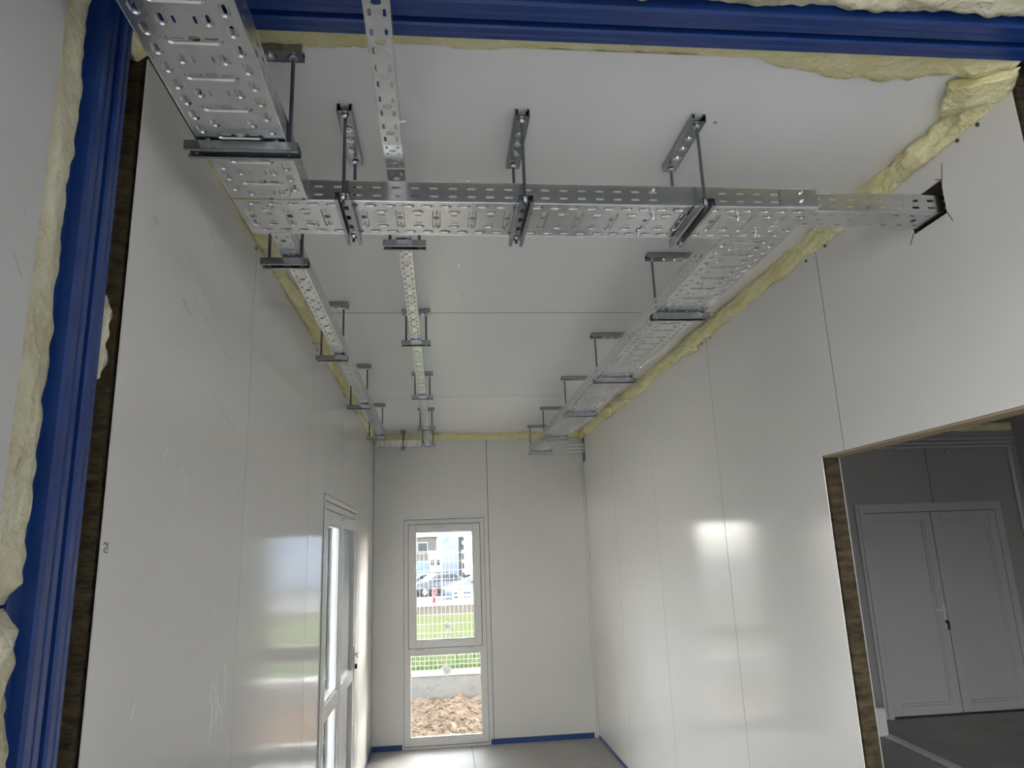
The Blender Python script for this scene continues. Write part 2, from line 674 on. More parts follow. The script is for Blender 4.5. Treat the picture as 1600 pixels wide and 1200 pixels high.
# ---- walls of the corridor
DOORH = (4.05, 5.58, 0.0, 2.045)
YJ = [1.4257, 2.395, 3.565, 4.7126, 5.8505, D]
wl = struct(slabobj('wall_left', 0, -T, -0.012, (1.4257, D + T, 0, 3.02), [DOORH], rock))
clad(wl, 0, 0.0, -1, list(zip(YJ, YJ[1:])), 0.0, HT, [DOORH], panel)
WINH = (0.292, 1.075, 0.02, 2.055)
wb = struct(slabobj('wall_back', 1, D + 0.012, D + T, (0, W, 0, 3.02), [WINH], rock))
clad(wb, 1, D, 1, [(0.0, 1.118), (1.118, W)], 0.0, HT, [WINH], panel)
slabobj('outer_sheet', 1, D + T, D + T + 0.006, (-T, W + T, -0.1, 3.03), [WINH], hallm, wb)
OPEN = (1.0, 2.557, -1, 2.043)
TR_HOLE = (1.716, 1.862, 2.636, 2.742)
NOTCH = (6.91, 7.2, 2.585, 2.815)
wr = struct(slabobj('wall_right', 0, W + 0.012, W + 0.068, (1.43, D, 0, 3.02), [OPEN, TR_HOLE, (6.90, 7.2, 2.58, 2.815)], rock))
clad(wr, 0, W, 1, list(zip([1.43, 2.4005, 3.5614, 4.7126, 5.8505], [2.4005, 3.5614, 4.7126, 5.8505, D])), 0.0, HT,
     [OPEN, TR_HOLE, NOTCH], panel)
slabobj('far_sheet', 0, W + 0.068, W + 0.072, (1.43, D, 0, 3.02), [OPEN, TR_HOLE], sidem, wr)
box('opening_lath', (W + 0.004, W + 0.070, 1.43, 2.555, 2.036, 2.0425),
    mat('raw lath', (0.42, 0.33, 0.22), 0.8, var=0.3, vscale=9, stretch=(1, 0.2, 1)), wr)
# marks of the fitters round the tray hole, screws along the wall head
for a, b in (((1.716, 2.72), (1.700, 2.785)), ((1.712, 2.740), (1.735, 2.752)), ((1.716, 2.640), (1.700, 2.605)), ((1.862, 2.64), (1.885, 2.612))):
    tubeobj('marker_line', [(W - 0.0004, *a), (W - 0.0004, *b)], 0.0012, black, wr, 5)
SCY = [1.551, 1.627, 2.329, 2.471, 3.493, 3.618, 4.66, 4.77, 5.80, 5.90]
for y in SCY:
    bm = bmesh.new()
    disc(bm, (0, 0, 0), 0.0055, 0.004, 8)
    bmesh.ops.rotate(bm, verts=bm.verts[:], matrix=Matrix.Rotation(-P2, 3, 'Y'))
    bmesh.ops.translate(bm, verts=bm.verts[:], vec=(W, y, 2.813))
    obj('screw', bm, rodm, wr)
    if y > 1.7:
        bm = bmesh.new()
        disc(bm, (0, 0, 0), 0.0055, 0.004, 8)
        bmesh.ops.rotate(bm, verts=bm.verts[:], matrix=Matrix.Rotation(P2, 3, 'Y'))
        bmesh.ops.translate(bm, verts=bm.verts[:], vec=(0.0, y + 0.05, 2.805))
        obj('screw', bm, rodm, wl)
struct(box('trim_1', (W - 0.022, W, D - 0.022, D, 0.0, 2.56), panel, None, 0.003), 'white corner trim in the back right corner of the corridor', 'trim')
# scuffs and scratches on the left wall
random.seed(4)
for (y0, z0), (y1, z1), r, ma in (((1.86, 2.66), (2.09, 2.59), 0.0006, grey), ((1.68, 2.52), (2.02, 2.42), 0.0006, grey),
                                  ((1.80, 2.42), (2.15, 2.33), 0.0006, grey), ((1.535, 2.50), (1.55, 2.492), 0.0035, grey),
                                  ((1.74, 2.38), (1.80, 2.36), 0.0017, grey), ((2.0, 2.2), (2.3, 2.12), 0.0005, grey)):
    tubeobj('scuff', [(0.0002, y0, z0), (0.0002, (y0 + y1) / 2, (z0 + z1) / 2 - 0.006), (0.0002, y1, z1)], r, ma, wl, 5)
for k in range(16):
    y, z = random.uniform(2.16, 2.3), random.uniform(1.29, 1.47)
    tubeobj('scratch', [(0.0, y, z), (0.0, y + random.uniform(-.03, .02), z - random.uniform(.02, .07))], 0.0011, scratch, wl, 5)
for k in range(14):
    y, z = random.uniform(1.5, 2.35), random.uniform(1.0, 2.0)
    tubeobj('scratch', [(0.0, y, z), (0.0, y + random.uniform(-.02, .02), z - random.uniform(.01, .05))], 0.0008, scratch, wl, 5)
q = [(1.436, 1.772), (1.443, 1.776), (1.449, 1.772), (1.446, 1.765), (1.437, 1.760), (1.444, 1.758), (1.452, 1.757), (1.455, 1.764), (1.452, 1.771), (1.457, 1.776)]
tubeobj('ink_mark', [(0.0, *p) for p in q], 0.0012, inkm, wl, 5)

# ---- ceiling
ce = struct(slabobj('ceiling', 2, ZC + 0.018, ZC + 0.1, (-T, W + T, 1.40, D + T), [], rock))
for y0, y1 in ((1.43, 3.343), (3.343, 5.303), (5.303, D - 0.004)):
    box('panel', (0.004, W - 0.004, y0 + 0.004, y1 - 0.004, ZC, ZC + SH), ceilm, ce)
for y in (3.343, 5.303):
    box('joint_shade', (0.004, W - 0.004, y - 0.0039, y + 0.0039, ZC + 0.0008, ZC + 0.018), dark, ce)  # dark strip standing in for the shade inside the ceiling joint
for x, y in ((0.741, 2.046), (0.729, 2.738), (1.43, 1.70), (0.76, 3.1), (0.98, 4.6), (0.97, 4.9)):
    bm = bmesh.new()
    disc(bm, (x, y, ZC - 0.002), 0.006, 0.002, 8)
    obj('screw', bm, zinc, ce)
# ---- floor
fl = struct(box('floor', (-0.3, 9.1, -6.2, D + 0.1, -0.2, -0.004), dark))
xs = [-0.25, 0.908, 3.6, 6.3, 9.05]
ys = [-6.2, -3.2, 0.0, 2.9, 5.85, D + 0.09]
for i in range(4):
    for j in range(5):
        box('slab', (xs[i] + 0.002, xs[i + 1] - 0.002, ys[j] + 0.002, ys[j + 1] - 0.002, -0.03, 0.0), conc, fl)
# ---- base strips
struct(box('baseboard_back', (0.0, 0.28, D - 0.012, D, 0.0, 0.045), bluebase), 'blue steel base strip left of the window', 'baseboard')
struct(box('baseboard_back.001', (1.09, W - 0.045, D - 0.012, D, 0.0, 0.045), bluebase), 'blue steel base strip right of the window', 'baseboard')
struct(box('baseboard_right', (W - 0.010, W, 2.56, D - 0.03, 0.0, 0.022), bluebase), 'dark blue base strip along the right wall', 'baseboard')
struct(box('baseboard_left', (0.0, 0.010, 5.62, D - 0.014, 0.0, 0.03), bluebase), 'blue base strip along the left wall beyond the door', 'baseboard')

# ---- hall on the camera's side of the blue frame
wh = struct(slabobj('wall_hall_left', 0, -T, -SH, (-6.1, 1.10, 0, 3.02), [(-5.6, -0.4, -0.1, 2.7)], rock))
clad(wh, 0, 0.0, -1, [(-6.1, -4.7), (-4.7, -3.55), (-3.55, -2.4), (-2.4, -1.25), (-1.25, -0.1), (-0.1, 1.108)], 0, 2.95, [(-5.6, -0.4, -0.1, 2.7)], hallm)
for (y0, z0), (y1, z1) in (((1.05, 2.20), (1.08, 2.17)), ((1.06, 2.28), (1.07, 2.265)), ((1.0, 1.98), (1.06, 1.955))):
    tubeobj('scuff', [(0.0002, y0, z0), (0.0002, y1, z1)], 0.0008, grey, wh, 5)
struct(slabobj('wall_hall_rear', 1, -6.2, -6.1, (-T, 9.1, 0, 3.02), [(6.0, 8.4, -0.1, 2.8)], hallm))
struct(slabobj('wall_hall_right', 0, 9.0, 9.1, (-6.1, D + T, 0, 3.02), [], hallm))
struct(box('ceiling_hall', (-T, 9.1, -6.2, 1.17, ZC, 3.0), ceilm))
# ---- side room seen through the opening
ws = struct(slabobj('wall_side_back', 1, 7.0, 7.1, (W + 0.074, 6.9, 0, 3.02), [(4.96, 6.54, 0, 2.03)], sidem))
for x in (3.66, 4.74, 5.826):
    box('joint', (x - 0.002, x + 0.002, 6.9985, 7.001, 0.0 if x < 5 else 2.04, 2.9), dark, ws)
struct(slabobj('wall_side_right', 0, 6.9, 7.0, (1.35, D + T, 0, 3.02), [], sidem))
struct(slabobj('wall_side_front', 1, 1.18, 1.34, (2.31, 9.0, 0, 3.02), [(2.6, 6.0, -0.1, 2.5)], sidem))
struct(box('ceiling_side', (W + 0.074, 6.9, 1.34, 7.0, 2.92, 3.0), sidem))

struct(box('roof', (-0.4, 9.4, -6.5, D + 0.4, 3.03, 3.12), hallm))  # unseen slab added over everything to stop sky light leaking in
struct(slabobj('light_block_left', 0, -0.15, -0.112, (-6.2, D + T + 0.006, -0.1, 3.03), [(4.0, 5.63, -0.2, 2.1), (-5.6, -0.4, -0.2, 2.7)], hallm))  # unseen sheet added to close the wall gaps against light
struct(box('light_block_back', (W + 0.074, 9.1, 7.112, 7.15, -0.1, 3.03), hallm))  # unseen backing added to block light leaking round the side room door
# ---- blue steel frame between hall and corridor
pr = [(1.195, -0.10), (1.195, -0.026), (1.232, -0.026), (1.236, -0.006), (1.243, -0.001), (1.262, -0.001), (1.265, -0.004),
      (1.270, -0.001), (1.286, -0.001), (1.290, -0.006), (1.291, -0.045), (1.305, -0.045), (1.306, -0.004), (1.311, 0.0),
      (1.326, 0.0), (1.329, -0.003), (1.333, 0.0), (1.345, 0.0), (1.349, -0.004), (1.349, -0.10)]
cf = thing('steel_column', 'blue painted steel column with vertical grooves left of the corridor mouth', 'column', 'blue steel frame', (0, 1.27, 0))
bm = bmesh.new()
extr(bm, pr, lambda u, v, a: (v, u - 1.27, a), 0.0, 2.98)
obj('profile', bm, blue, cf)
cf2 = thing('steel_column', 'blue painted steel column at the right side of the corridor mouth', 'column', 'blue steel frame', (W + 0.02, 1.27, 0))
bm = bmesh.new()
extr(bm, pr, lambda u, v, a: (-v, u - 1.27, a), 0.0, 2.98)
obj('profile', bm, blue, cf2)
bmb = thing('steel_beam', 'blue painted steel beam with long grooves across the corridor mouth', 'beam', 'blue steel frame', (0, 1.27, 2.85))
bm = bmesh.new()
extr(bm, pr, lambda u, v, a: (a, u - 1.27, -v), 0.001, W + 0.019)
obj('profile', bm, blue, bmb)

# ================================================================== INSULATION
def piecewise(pts):
    def f(t):
        for (a, b), (c, d) in zip(pts, pts[1:]):
            if a <= t <= c:
                return b + (d - b) * (t - a) / (c - a)
        return pts[-1][1]
    return f


IG = 'wool strips stuffed into the joints'
o = insul('insulation_strip', (W + 0.004, 1.44, 2.866), (W + 0.004, D, 2.866), (0, 0, 1), (-1, 0, -0.12), 0.086,
          piecewise([(0, .03), (.3, .028), (.40, .05), (.43, .05), (.46, .03), (.7, .05), (.78, .055), (.82, .035), (1, .04)]), 3, wool, n=520, rough=0.6)
tag(o, 'yellow glass wool bulging along the top of the right wall', 'insulation', IG)
o = insul('insulation_strip', (0.0, D + 0.003, 2.866), (W, D + 0.003, 2.866), (0, 0, 1), (0, -1, -0.05), 0.08, 0.018, 8, wool, n=160)
tag(o, 'thin yellow glass wool strip above the back wall', 'insulation', IG)
o = insul('insulation_strip', (-0.002, 1.80, 2.866), (-0.002, D, 2.866), (0, 0, 1), (1, 0, -0.1), 0.08,
          piecewise([(0, .02), (.05, .045), (.15, .045), (.19, .015), (.25, .04), (.38, .035), (.45, .012), (.56, .025), (.75, .012), (1, .012)]), 21, wool, n=400, rough=0.55)
tag(o, 'yellow glass wool in patches along the top of the left wall', 'insulation', IG)
o = insul('insulation_strip', (0.03, 1.395, ZC + 0.012), (W - 0.01, 1.395, ZC + 0.012), (0, 1, 0), (0, 0, -1),
          piecewise([(0, .10), (.12, .12), (.2, .12), (.34, .12), (.45, .10), (.68, .10), (.71, .12), (.78, .19), (.86, .20), (.93, .12), (.95, .12), (1, .2)]),
          piecewise([(0, .025), (.2, .02), (.45, .014), (.68, .014), (.72, .03), (.9, .035), (.95, .05), (1, .06)]), 5, wool, n=260)
tag(o, 'yellow glass wool spilling out behind the blue beam', 'insulation', IG)
o = insul('insulation_strip', (W - 0.075, 1.43, 2.875), (W - 0.005, 1.545, 2.85), (-0.6, 0.8, 0.3), (-0.6, -0.5, -0.5), 0.16, 0.05, 31, wool, n=40)
tag(o, 'thick tuft of yellow glass wool in the corner under the beam end', 'insulation', IG)
o = insul('insulation_strip', (0.0, 1.19, ZC - 0.004), (W, 1.19, ZC - 0.004), (0, 1, 0), (0, 0, -1), 0.075, 0.045, 6, woolw, n=240, rough=0.25)
tag(o, 'pale glass wool strip above the near edge of the blue beam', 'insulation', IG)
o = insul('insulation_strip', (-0.03, 1.155, 1.68), (-0.03, 1.155, 2.93), (0, -1, 0), (1, 0, 0), 0.095, 0.028, 12, woolw, n=200, rough=0.3)
tag(o, 'pale glass wool strip between the hall wall and the blue column', 'insulation', IG)
o = insul('insulation_strip', (-0.03, 1.152, 0.4), (-0.03, 1.152, 1.675), (0, -1, 0), (1, 0, 0), 0.098, 0.035, 17, woolw, n=200, rough=0.45)
tag(o, 'bulging lower piece of glass wool left of the blue column', 'insulation', IG)
o = insul('insulation_strip', (-0.06, 1.365, 2.05), (-0.06, 1.365, 2.28), (0, -1, 0), (1, 0, 0.0), 0.03, 0.052, 27, woolw, n=60, rough=0.4)
tag(o, 'thin white wool tuft peeping out right of the blue column', 'insulation', IG)
o = insul('insulation_strip', (-0.05, 1.39, 2.83), (0.02, 1.40, 2.885), (0, 1, 0), (0.3, -0.2, -1), 0.08, 0.04, 29, wool, n=30)
tag(o, 'small yellow wool tuft on top of the left wall edge', 'insulation', IG)
for (y0, y1, z, wd_, bl, sd), lab in (((3.68, 3.88, 2.838, .085, .055, 51), 'round knot of yellow wool bulging from the right wall head'),
                                      ((4.70, 5.05, 2.842, .07, .045, 52), 'ragged wool tuft hanging at the fourth hanger of the right tray'),
                                      ((5.15, 5.75, 2.845, .075, .04, 53), 'long ragged wool tuft near the back end of the right wall head')):
    o = insul('insulation_strip', (W - 0.004, y0, z), (W - 0.004, y1, z + 0.012), (0, 0, 1), (-1, 0, -0.2), wd_, bl, sd, wool, n=50, rough=0.7)
    tag(o, lab, 'insulation', IG)
o = insul('insulation_strip', (4.6, 6.99, 2.86), (6.88, 6.99, 2.86), (0, 0, 1), (0, -1, -0.1), 0.09, 0.04, 41, wool, n=120)
tag(o, 'yellow glass wool above the conduits in the dim side room', 'insulation', IG)

# ================================================================== CABLE TRAYS
ZT = 2.645
tA = tray('wide perforated tray running over the camera to the left corner', (0.207, -1.2, ZT), (0.207, 1.707, ZT), 0.19, 0.058, 'wide',
          railspan=((0, 0.0), (0, 0.0)))
tB = tray('wide perforated tray crossing the corridor from side to side', (0.112, 1.816, ZT), (1.712, 1.816, ZT), 0.198, 0.058, 'wide',
          railspan=((0.192, 0), (0, 0.205)))
tE = tray('wide perforated tray running to the back wall on the right', (1.612, 1.917, ZT), (1.612, 6.72, ZT), 0.2, 0.058, 'wide',
          railspan=((0, 0), (0.0, 0)))
tC = tray('narrow perforated tray running along the left wall', (0.188, 1.917, ZT), (0.188, 5.74, ZT), 0.052, 0.055, 'narrow', 1)
tF = tray('tray stub passing through the hole in the right wall', (1.70, 1.786, ZT + 0.001), (2.2, 1.786, ZT + 0.001), 0.1, 0.055, 'narrow')
ZD = 2.742
tD1 = tray('narrow perforated tray passing under the blue beam', (0.537, -1.2, 2.698), (0.531, 1.535, 2.698), 0.046, 0.045, 'narrow', 1)
tD2 = tray('short narrow tray piece rising over the crossing tray', (0.531, 1.535, 2.700), (0.529, 1.72, ZD + 0.001), 0.044, 0.045, 'narrow', 1)
tD = tray('narrow perforated tray running to the back down the middle', (0.529, 1.72, ZD), (0.540, 6.76, ZD), 0.046, 0.045, 'narrow', 1)
tG = tray('short perforated tray along the back wall joining the narrow trays', (0.05, 6.83, ZD), (0.56, 6.83, ZD), 0.1, 0.055, 'narrow')


def bolt(parent, p, n, r=0.008):
    """round-head bolt with nut on a tray; n = outward direction"""
    bm = bmesh.new()
    disc(bm, (0, 0, 0), r * 1.25, 0.0018, 12)
    hexnut(bm, (0, 0, 0.0018), r * 0.8, 0.005)
    disc(bm, (0, 0, 0.0068), r * 0.42, 0.007, 8)
    R = Vector(n).to_track_quat('Z', 'Y').to_matrix()
    bmesh.ops.rotate(bm, verts=bm.verts[:], matrix=R)
    bmesh.ops.translate(bm, verts=bm.verts[:], vec=Vector(p) - parent.location)
    obj('bolt', bm, zinc, parent)


for p in ((0.196, 1.762), (0.300, 1.866), (1.25, 1.775), (1.235, 1.875), (1.50, 1.775), (1.60, 1.88)):
    bolt(tB, (*p, ZT - 0.001), (0, 0, -1))
for x, z in ((1.235, 2.690), (1.665, 2.690), (1.665, 2.665)):
    bolt(tB, (x, 1.716, z), (0, -1, 0), 0.006)
bolt(tA, (0.262, 1.675, ZT - 0.001), (0, 0, -1))
bolt(tD1, (0.5545, 1.47, 2.72), (1, 0, 0), 0.0032)
# joint plates: coupler on the crossing tray, connector to the stub, angle to the near tray
box('coupler', (1.14, 1.30, -0.1003, -0.0995, 0.006, 0.052), galv, tB, 0.0002).location = (0, 0, 0)
box('connector_plate', (1.49, 1.60, -0.103, -0.1, 0.003, 0.055), galv, tB)
bm = bmesh.new()
extr(bm, [(0.30, 0.0), (0.303, 0.0), (0.303, 0.058), (0.30, 0.058)], lambda u, v, a: (u - 0.112, a - 1.816, v), 1.62, 1.7155)
obj('corner_plate', bm, galv, tB)
bm = bmesh.new()
v = [bm.verts.new(p) for p in ((1.43, 0.0985, 0.0006), (1.63, -0.02, 0.0006), (1.60, -0.02, 0.0006), (1.40, 0.0985, 0.0006))]
w_ = [bm.verts.new(x.co + Vector((0, 0, 0.001))) for x in v]
bm.faces.new(v)
bm.faces.new(list(reversed(w_)))
for i in range(4):
    bm.faces.new((v[i], v[(i + 1) % 4], w_[(i + 1) % 4], w_[i]))
bmesh.ops.recalc_face_normals(bm, faces=bm.faces[:])
obj('gusset', bm, galv, tB)

# ---- hangers
ZL = ZT - 0.004
hanger('hanger carrying the near wide tray just behind the blue beam', 'x', (0.207, 1.462), 0.245, ZL, clen=0.245)
for x, lab in ((0.398, 'leftmost of the three hangers along the crossing tray'),
               (0.872, 'middle one of the three hangers along the crossing tray'),
               (1.368, 'rightmost of the three hangers along the crossing tray')):
    hanger(lab, 'y', (x, 1.80), 0.272, ZL)
for k, (y, x) in enumerate(((2.095, .167), (3.20, .149), (4.32, .149), (5.52, .150))):
    hanger(('nearest', 'second', 'third', 'farthest')[k] + ' hanger of the narrow tray along the left wall', 'x', (x, y), 0.143, ZL - 0.002)
for k, y in enumerate((2.17, 3.295, 4.525, 5.71, 6.62)):
    hanger(('nearest', 'second nearest', 'third nearest', 'fourth nearest', 'farthest')[k] + ' hanger of the narrow middle tray', 'x', (0.532 + 0.002 * k, y), 0.140, ZD - 0.003)
for k, y in enumerate((2.612, 3.70, 4.69, 5.745, 6.62)):
    hanger(('nearest', 'second nearest', 'third nearest', 'fourth nearest', 'farthest')[k] + ' hanger of the wide tray on the right', 'x', (1.614, y), 0.238, ZL - 0.003)
hanger('small hanger of the short tray at the back wall', 'y', (0.298, 6.83), 0.15, ZD - 0.003)

# ================================================================== BACK WINDOW
wn_ = thing('window_1', 'tall white window with two panes in the back wall', 'window', kind='structure', loc=(0, D, 0))


def fr(name, x0, x1, z0, z1, wd, y0, y1, ma, parent, bev=0.003, bot=None):
    """rectangular frame of four mitre-free bars in one mesh"""
    b = wd if bot is None else bot
    bm = bmesh.new()
    for r in ((x0, x0 + wd, y0, y1, z0, z1), (x1 - wd, x1, y0, y1, z0, z1), (x0 + wd, x1 - wd, y0, y1, z1 - wd, z1), (x0 + wd, x1 - wd, y0, y1, z0, z0 + b)):
        bx(bm, *r)
    o = obj(name, bm, ma, parent)
    if bev:
        md = o.modifiers.new('bevel', 'BEVEL')
        md.width = bev
        md.segments = 2
    return o


fr('casing', 0.266, 1.10, 0.0, 2.086, 0.03, -0.006, 0.004, pvc, wn_, 0.002, bot=0.02)
fr('outer_frame', 0.294, 1.073, 0.021, 2.053, 0.052, 0.0, 0.075, pvc, wn_, bot=0.06)
box('transom', (0.346, 1.021, 0.002, 0.075, 0.812, 0.874), pvc, wn_, 0.003)
fr('gasket', 0.3335, 1.0335, 0.8615, 2.0095, 0.006, -0.0008, 0.01, dark, wn_, 0)
fr('gasket', 0.2925, 1.0745, 0.0195, 2.0545, 0.003, -0.0068, 0.01, dark, wn_, 0)
sa = fr('sash', 0.338, 1.029, 0.866, 2.005, 0.066, -0.012, 0.055, pvc, wn_, 0.004)
fr('glazing_bead', 0.346, 1.021, 0.081, 0.812, 0.012, 0.02, 0.05, pvc, wn_, 0.002)
fr('glazing_bead', 0.404, 0.963, 0.932, 1.939, 0.010, 0.0, 0.03, pvc, sa, 0.002)
box('pane', (0.346, 1.021, 0.034, 0.038, 0.081, 0.812), gl, wn_)
box('pane', (0.404, 0.963, 0.018, 0.022, 0.932, 1.939), gl, sa)
bm = bmesh.new()
bx(bm, 0.668, 0.703, -0.022, -0.012, 1.965, 1.990)
bx(bm, 0.565, 0.69, -0.036, -0.022, 1.966, 1.980)
bx(bm, 0.672, 0.692, -0.030, -0.012, 1.968, 1.986)
bmesh.ops.bevel(bm, geom=bm.edges[:], offset=0.003, segments=1, affect='EDGES')
obj('handle', bm, pvc, sa)
for x in (0.40, 0.865):
    bm = bmesh.new()
    for k in range(5):
        bx(bm, x + k * 0.018, x + k * 0.018 + 0.014, -0.001, 0.003, 0.846, 0.853)
    obj('drain_slot', bm, grey, wn_)
box('sill', (0.30, 1.07, 0.075, 0.20, 0.01, 0.03), sill, wn_)
st = box('sticker', (-0.035, 0.035, 0.0318, 0.0335, -0.045, 0.045), paper, wn_)
st.location = (0.690, 0, 0.660)
st.rotation_euler = (0, math.radians(-38), 0)
for k in range(4):
    box('print_line', (-0.024, 0.024 - 0.008 * (k % 2), 0.0312, 0.0318, 0.018 - 0.014 * k, 0.022 - 0.014 * k), ptext, st)
st2 = box('sticker', (-0.03, 0.03, 0.0158, 0.0175, -0.035, 0.035), paper, sa)
st2.location = (0.705, 0, 1.05)
st2.rotation_euler = (0, math.radians(-42), 0)
for k in range(3):
    box('print_line', (-0.02, 0.02 - 0.008 * (k % 2), 0.0152, 0.0158, 0.012 - 0.012 * k, 0.016 - 0.012 * k), ptext, st2)

# ================================================================== LEFT DOOR (double, one leaf glazed)
d1 = thing('door_1', 'white double door in the left wall, near leaf glazed', 'door', kind='structure', loc=(0, 0, 0))


def fry(name, y0, y1, z0, z1, wd, x0, x1, ma, parent, bev=0.003, bot=None, top=None):
    b = wd if bot is None else bot
    tp = wd if top is None else top
    bm = bmesh.new()
    for r in ((x0, x1, y0, y0 + wd, z0, z1), (x0, x1, y1 - wd, y1, z0, z1), (x0, x1, y0 + wd, y1 - wd, z1 - tp, z1), (x0, x1, y0 + wd, y1 - wd, z0, z0 + b)):
        if r[5] - r[4] > 1e-4:
            bx(bm, *r)
    o = obj(name, bm, ma, parent)
    if bev:
        md = o.modifiers.new('bevel', 'BEVEL')
        md.width = bev
        md.segments = 2
    return o


fry('casing', 4.03, 5.60, 0.0, 2.075, 0.03, -0.004, 0.008, pvc, d1, 0.002, bot=0.0)
fry('outer_frame', 4.052, 5.578, 0.002, 2.043, 0.045, -0.075, -0.002, pvc, d1, bot=0.02)
fry('gasket', 4.024, 5.606, 0.0, 2.081, 0.007, -0.003, 0.0008, dark, d1, 0, bot=0.0)
fry('gasket', 4.095, 5.535, 0.02, 2.0, 0.006, -0.05, 0.0, dark, d1, 0)
box('gasket', (-0.05, 0.0, 4.745, 4.752, 0.025, 1.995), dark, d1)
l1 = fry('leaf', 4.10, 4.745, 0.025, 1.995, 0.075, -0.06, 0.006, pvc, d1, 0.004, bot=0.10)
box('mid_rail', (-0.06, 0.006, 4.175, 4.67, 0.865, 0.945), pvc, l1, 0.003)
fry('glazing_bead', 4.175, 4.67, 0.945, 1.92, 0.014, -0.02, 0.0, pvc, l1, 0.002)
fry('glazing_bead', 4.175, 4.67, 0.125, 0.865, 0.014, -0.02, 0.0, pvc, l1, 0.002)
box('pane', (-0.034, -0.030, 4.175, 4.67, 0.945, 1.92), gl, l1)
box('pane', (-0.034, -0.030, 4.175, 4.67, 0.125, 0.865), gl, l1)
l2 = fry('leaf', 4.752, 5.53, 0.025, 1.995, 0.085, -0.06, 0.008, pvc, d1, 0.004, bot=0.10)
box('mid_rail', (-0.06, 0.008, 4.837, 5.445, 0.865, 0.945), pvc, l2, 0.003)
box('infill_panel', (-0.05, -0.02, 4.837, 5.445, 0.125, 1.92), pvcpanel, l2)
bm = bmesh.new()
bx(bm, 0.008, 0.016, 5.475, 5.505, 0.86, 1.10)
bx(bm, 0.016, 0.05, 5.482, 5.498, 1.03, 1.046)
bx(bm, 0.04, 0.054, 5.37, 5.498, 1.028, 1.046)
bmesh.ops.bevel(bm, geom=bm.edges[:], offset=0.003, segments=1, affect='EDGES')
hd = obj('handle', bm, pvc, l2)
bm = bmesh.new()
bx(bm, 0.016, 0.034, 5.483, 5.497, 0.94, 0.972)
obj('lock_cylinder', bm, dark, l2)
bm = bmesh.new()
bx(bm, 0.006, 0.014, 4.65, 4.72, 1.955, 1.98)
bx(bm, 0.014, 0.045, 4.665, 4.70, 1.958, 1.974)
bmesh.ops.bevel(bm, geom=bm.edges[:], offset=0.003, segments=1, affect='EDGES')
obj('latch', bm, pvc, l1)

# ================================================================== SIDE ROOM DOOR AND FITTINGS
d2 = thing('door_2', 'dim white double door with recessed panels in the side room', 'door', kind='structure', loc=(0, 7.0, 0))
fr('casing', 4.93, 6.57, 0.0, 2.06, 0.045, -0.02, 0.0, pvcshade, d2, 0.004, bot=0.0001)
fr('outer_frame', 4.962, 6.538, 0.0, 2.028, 0.055, -0.035, 0.06, pvcshade, d2, 0.004, bot=0.0001)
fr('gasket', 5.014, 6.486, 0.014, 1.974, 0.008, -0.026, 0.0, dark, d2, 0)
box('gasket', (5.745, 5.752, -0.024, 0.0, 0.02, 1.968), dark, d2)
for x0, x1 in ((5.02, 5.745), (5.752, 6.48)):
    lf = fr('leaf', x0, x1, 0.02, 1.968, 0.085, -0.03, 0.03, pvcshade, d2, 0.004)
    fr('bead', x0 + 0.085, x1 - 0.085, 0.105, 1.883, 0.022, -0.022, 0.01, pvcshade, lf, 0.004)
    box('infill_panel', (x0 + 0.085, x1 - 0.085, -0.004, 0.012, 0.105, 1.883), pvcshade, lf)
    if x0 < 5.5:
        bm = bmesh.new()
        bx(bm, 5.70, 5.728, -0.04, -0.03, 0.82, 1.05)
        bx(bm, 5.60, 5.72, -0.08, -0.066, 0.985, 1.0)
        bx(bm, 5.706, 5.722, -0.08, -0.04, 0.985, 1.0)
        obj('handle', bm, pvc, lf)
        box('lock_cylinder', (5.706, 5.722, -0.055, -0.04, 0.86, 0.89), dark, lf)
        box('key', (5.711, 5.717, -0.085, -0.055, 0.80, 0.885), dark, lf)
CG = 'white conduits of the side room'
for k, (z, lab, x1) in enumerate(((2.735, 'top', 6.88), (2.692, 'middle', 6.84), (2.650, 'bottom', 6.80))):
    o = tubeobj('conduit', [(3.0, 6.984, z), (x1, 6.984, z)], 0.013, pvcshade, None, 12)
    tag(o, lab + ' one of three white conduits above the side room door', 'conduit', CG)
o = tubeobj('conduit', [(6.79, 6.976, 2.63), (6.79, 6.976, 0.02)], 0.022, pvcshade, None, 12)
tag(o, 'vertical white conduit in the corner right of the side room door', 'conduit', CG)
for k, x in enumerate((5.40, 6.085)):
    bm = bmesh.new()
    disc(bm, (0, 0, 0), 0.03, 0.02, 10)
    bmesh.ops.rotate(bm, verts=bm.verts[:], matrix=Matrix.Rotation(P2, 3, 'X'))
    bx(bm, -0.008, 0.008, -0.02, 0.0, 0.0, 0.06)
    bmesh.ops.translate(bm, verts=bm.verts[:], vec=(x, 7.0, 2.585))
    tag(obj('cable_clip', bm, grey), ('left' if k == 0 else 'right') + ' grey cable clip under the side room conduits', 'clip', 'grey clips under the conduits')
for x in (5.55, 5.85, 6.2):
    for z in (2.735, 2.692, 2.650):
        pass
bm = bmesh.new()
bx(bm, 4.40, 4.60, 6.42, 6.52, 0.0, 0.235)
bmesh.ops.bevel(bm, geom=bm.edges[:], offset=0.012, segments=2, affect='EDGES')
bx(bm, 4.41, 4.59, 6.415, 6.425, 0.205, 0.212)
tag(obj('junction_box', bm, pvc), 'small white box standing on the side room floor by the opening', 'box')
bm = bmesh.new()
a, b = Vector((4.60, 6.55, 0)), Vector((4.50, 5.2, 0))
extr(bm, [(-0.04, 0.0), (0.04, 0.0), (0.04, 0.006), (0.035, 0.012), (-0.035, 0.012), (-0.04, 0.006)],
     lambda u, v, t: tuple(a.lerp(b, t) + Vector((u, 0, v + 0.0005))), 0, 1)
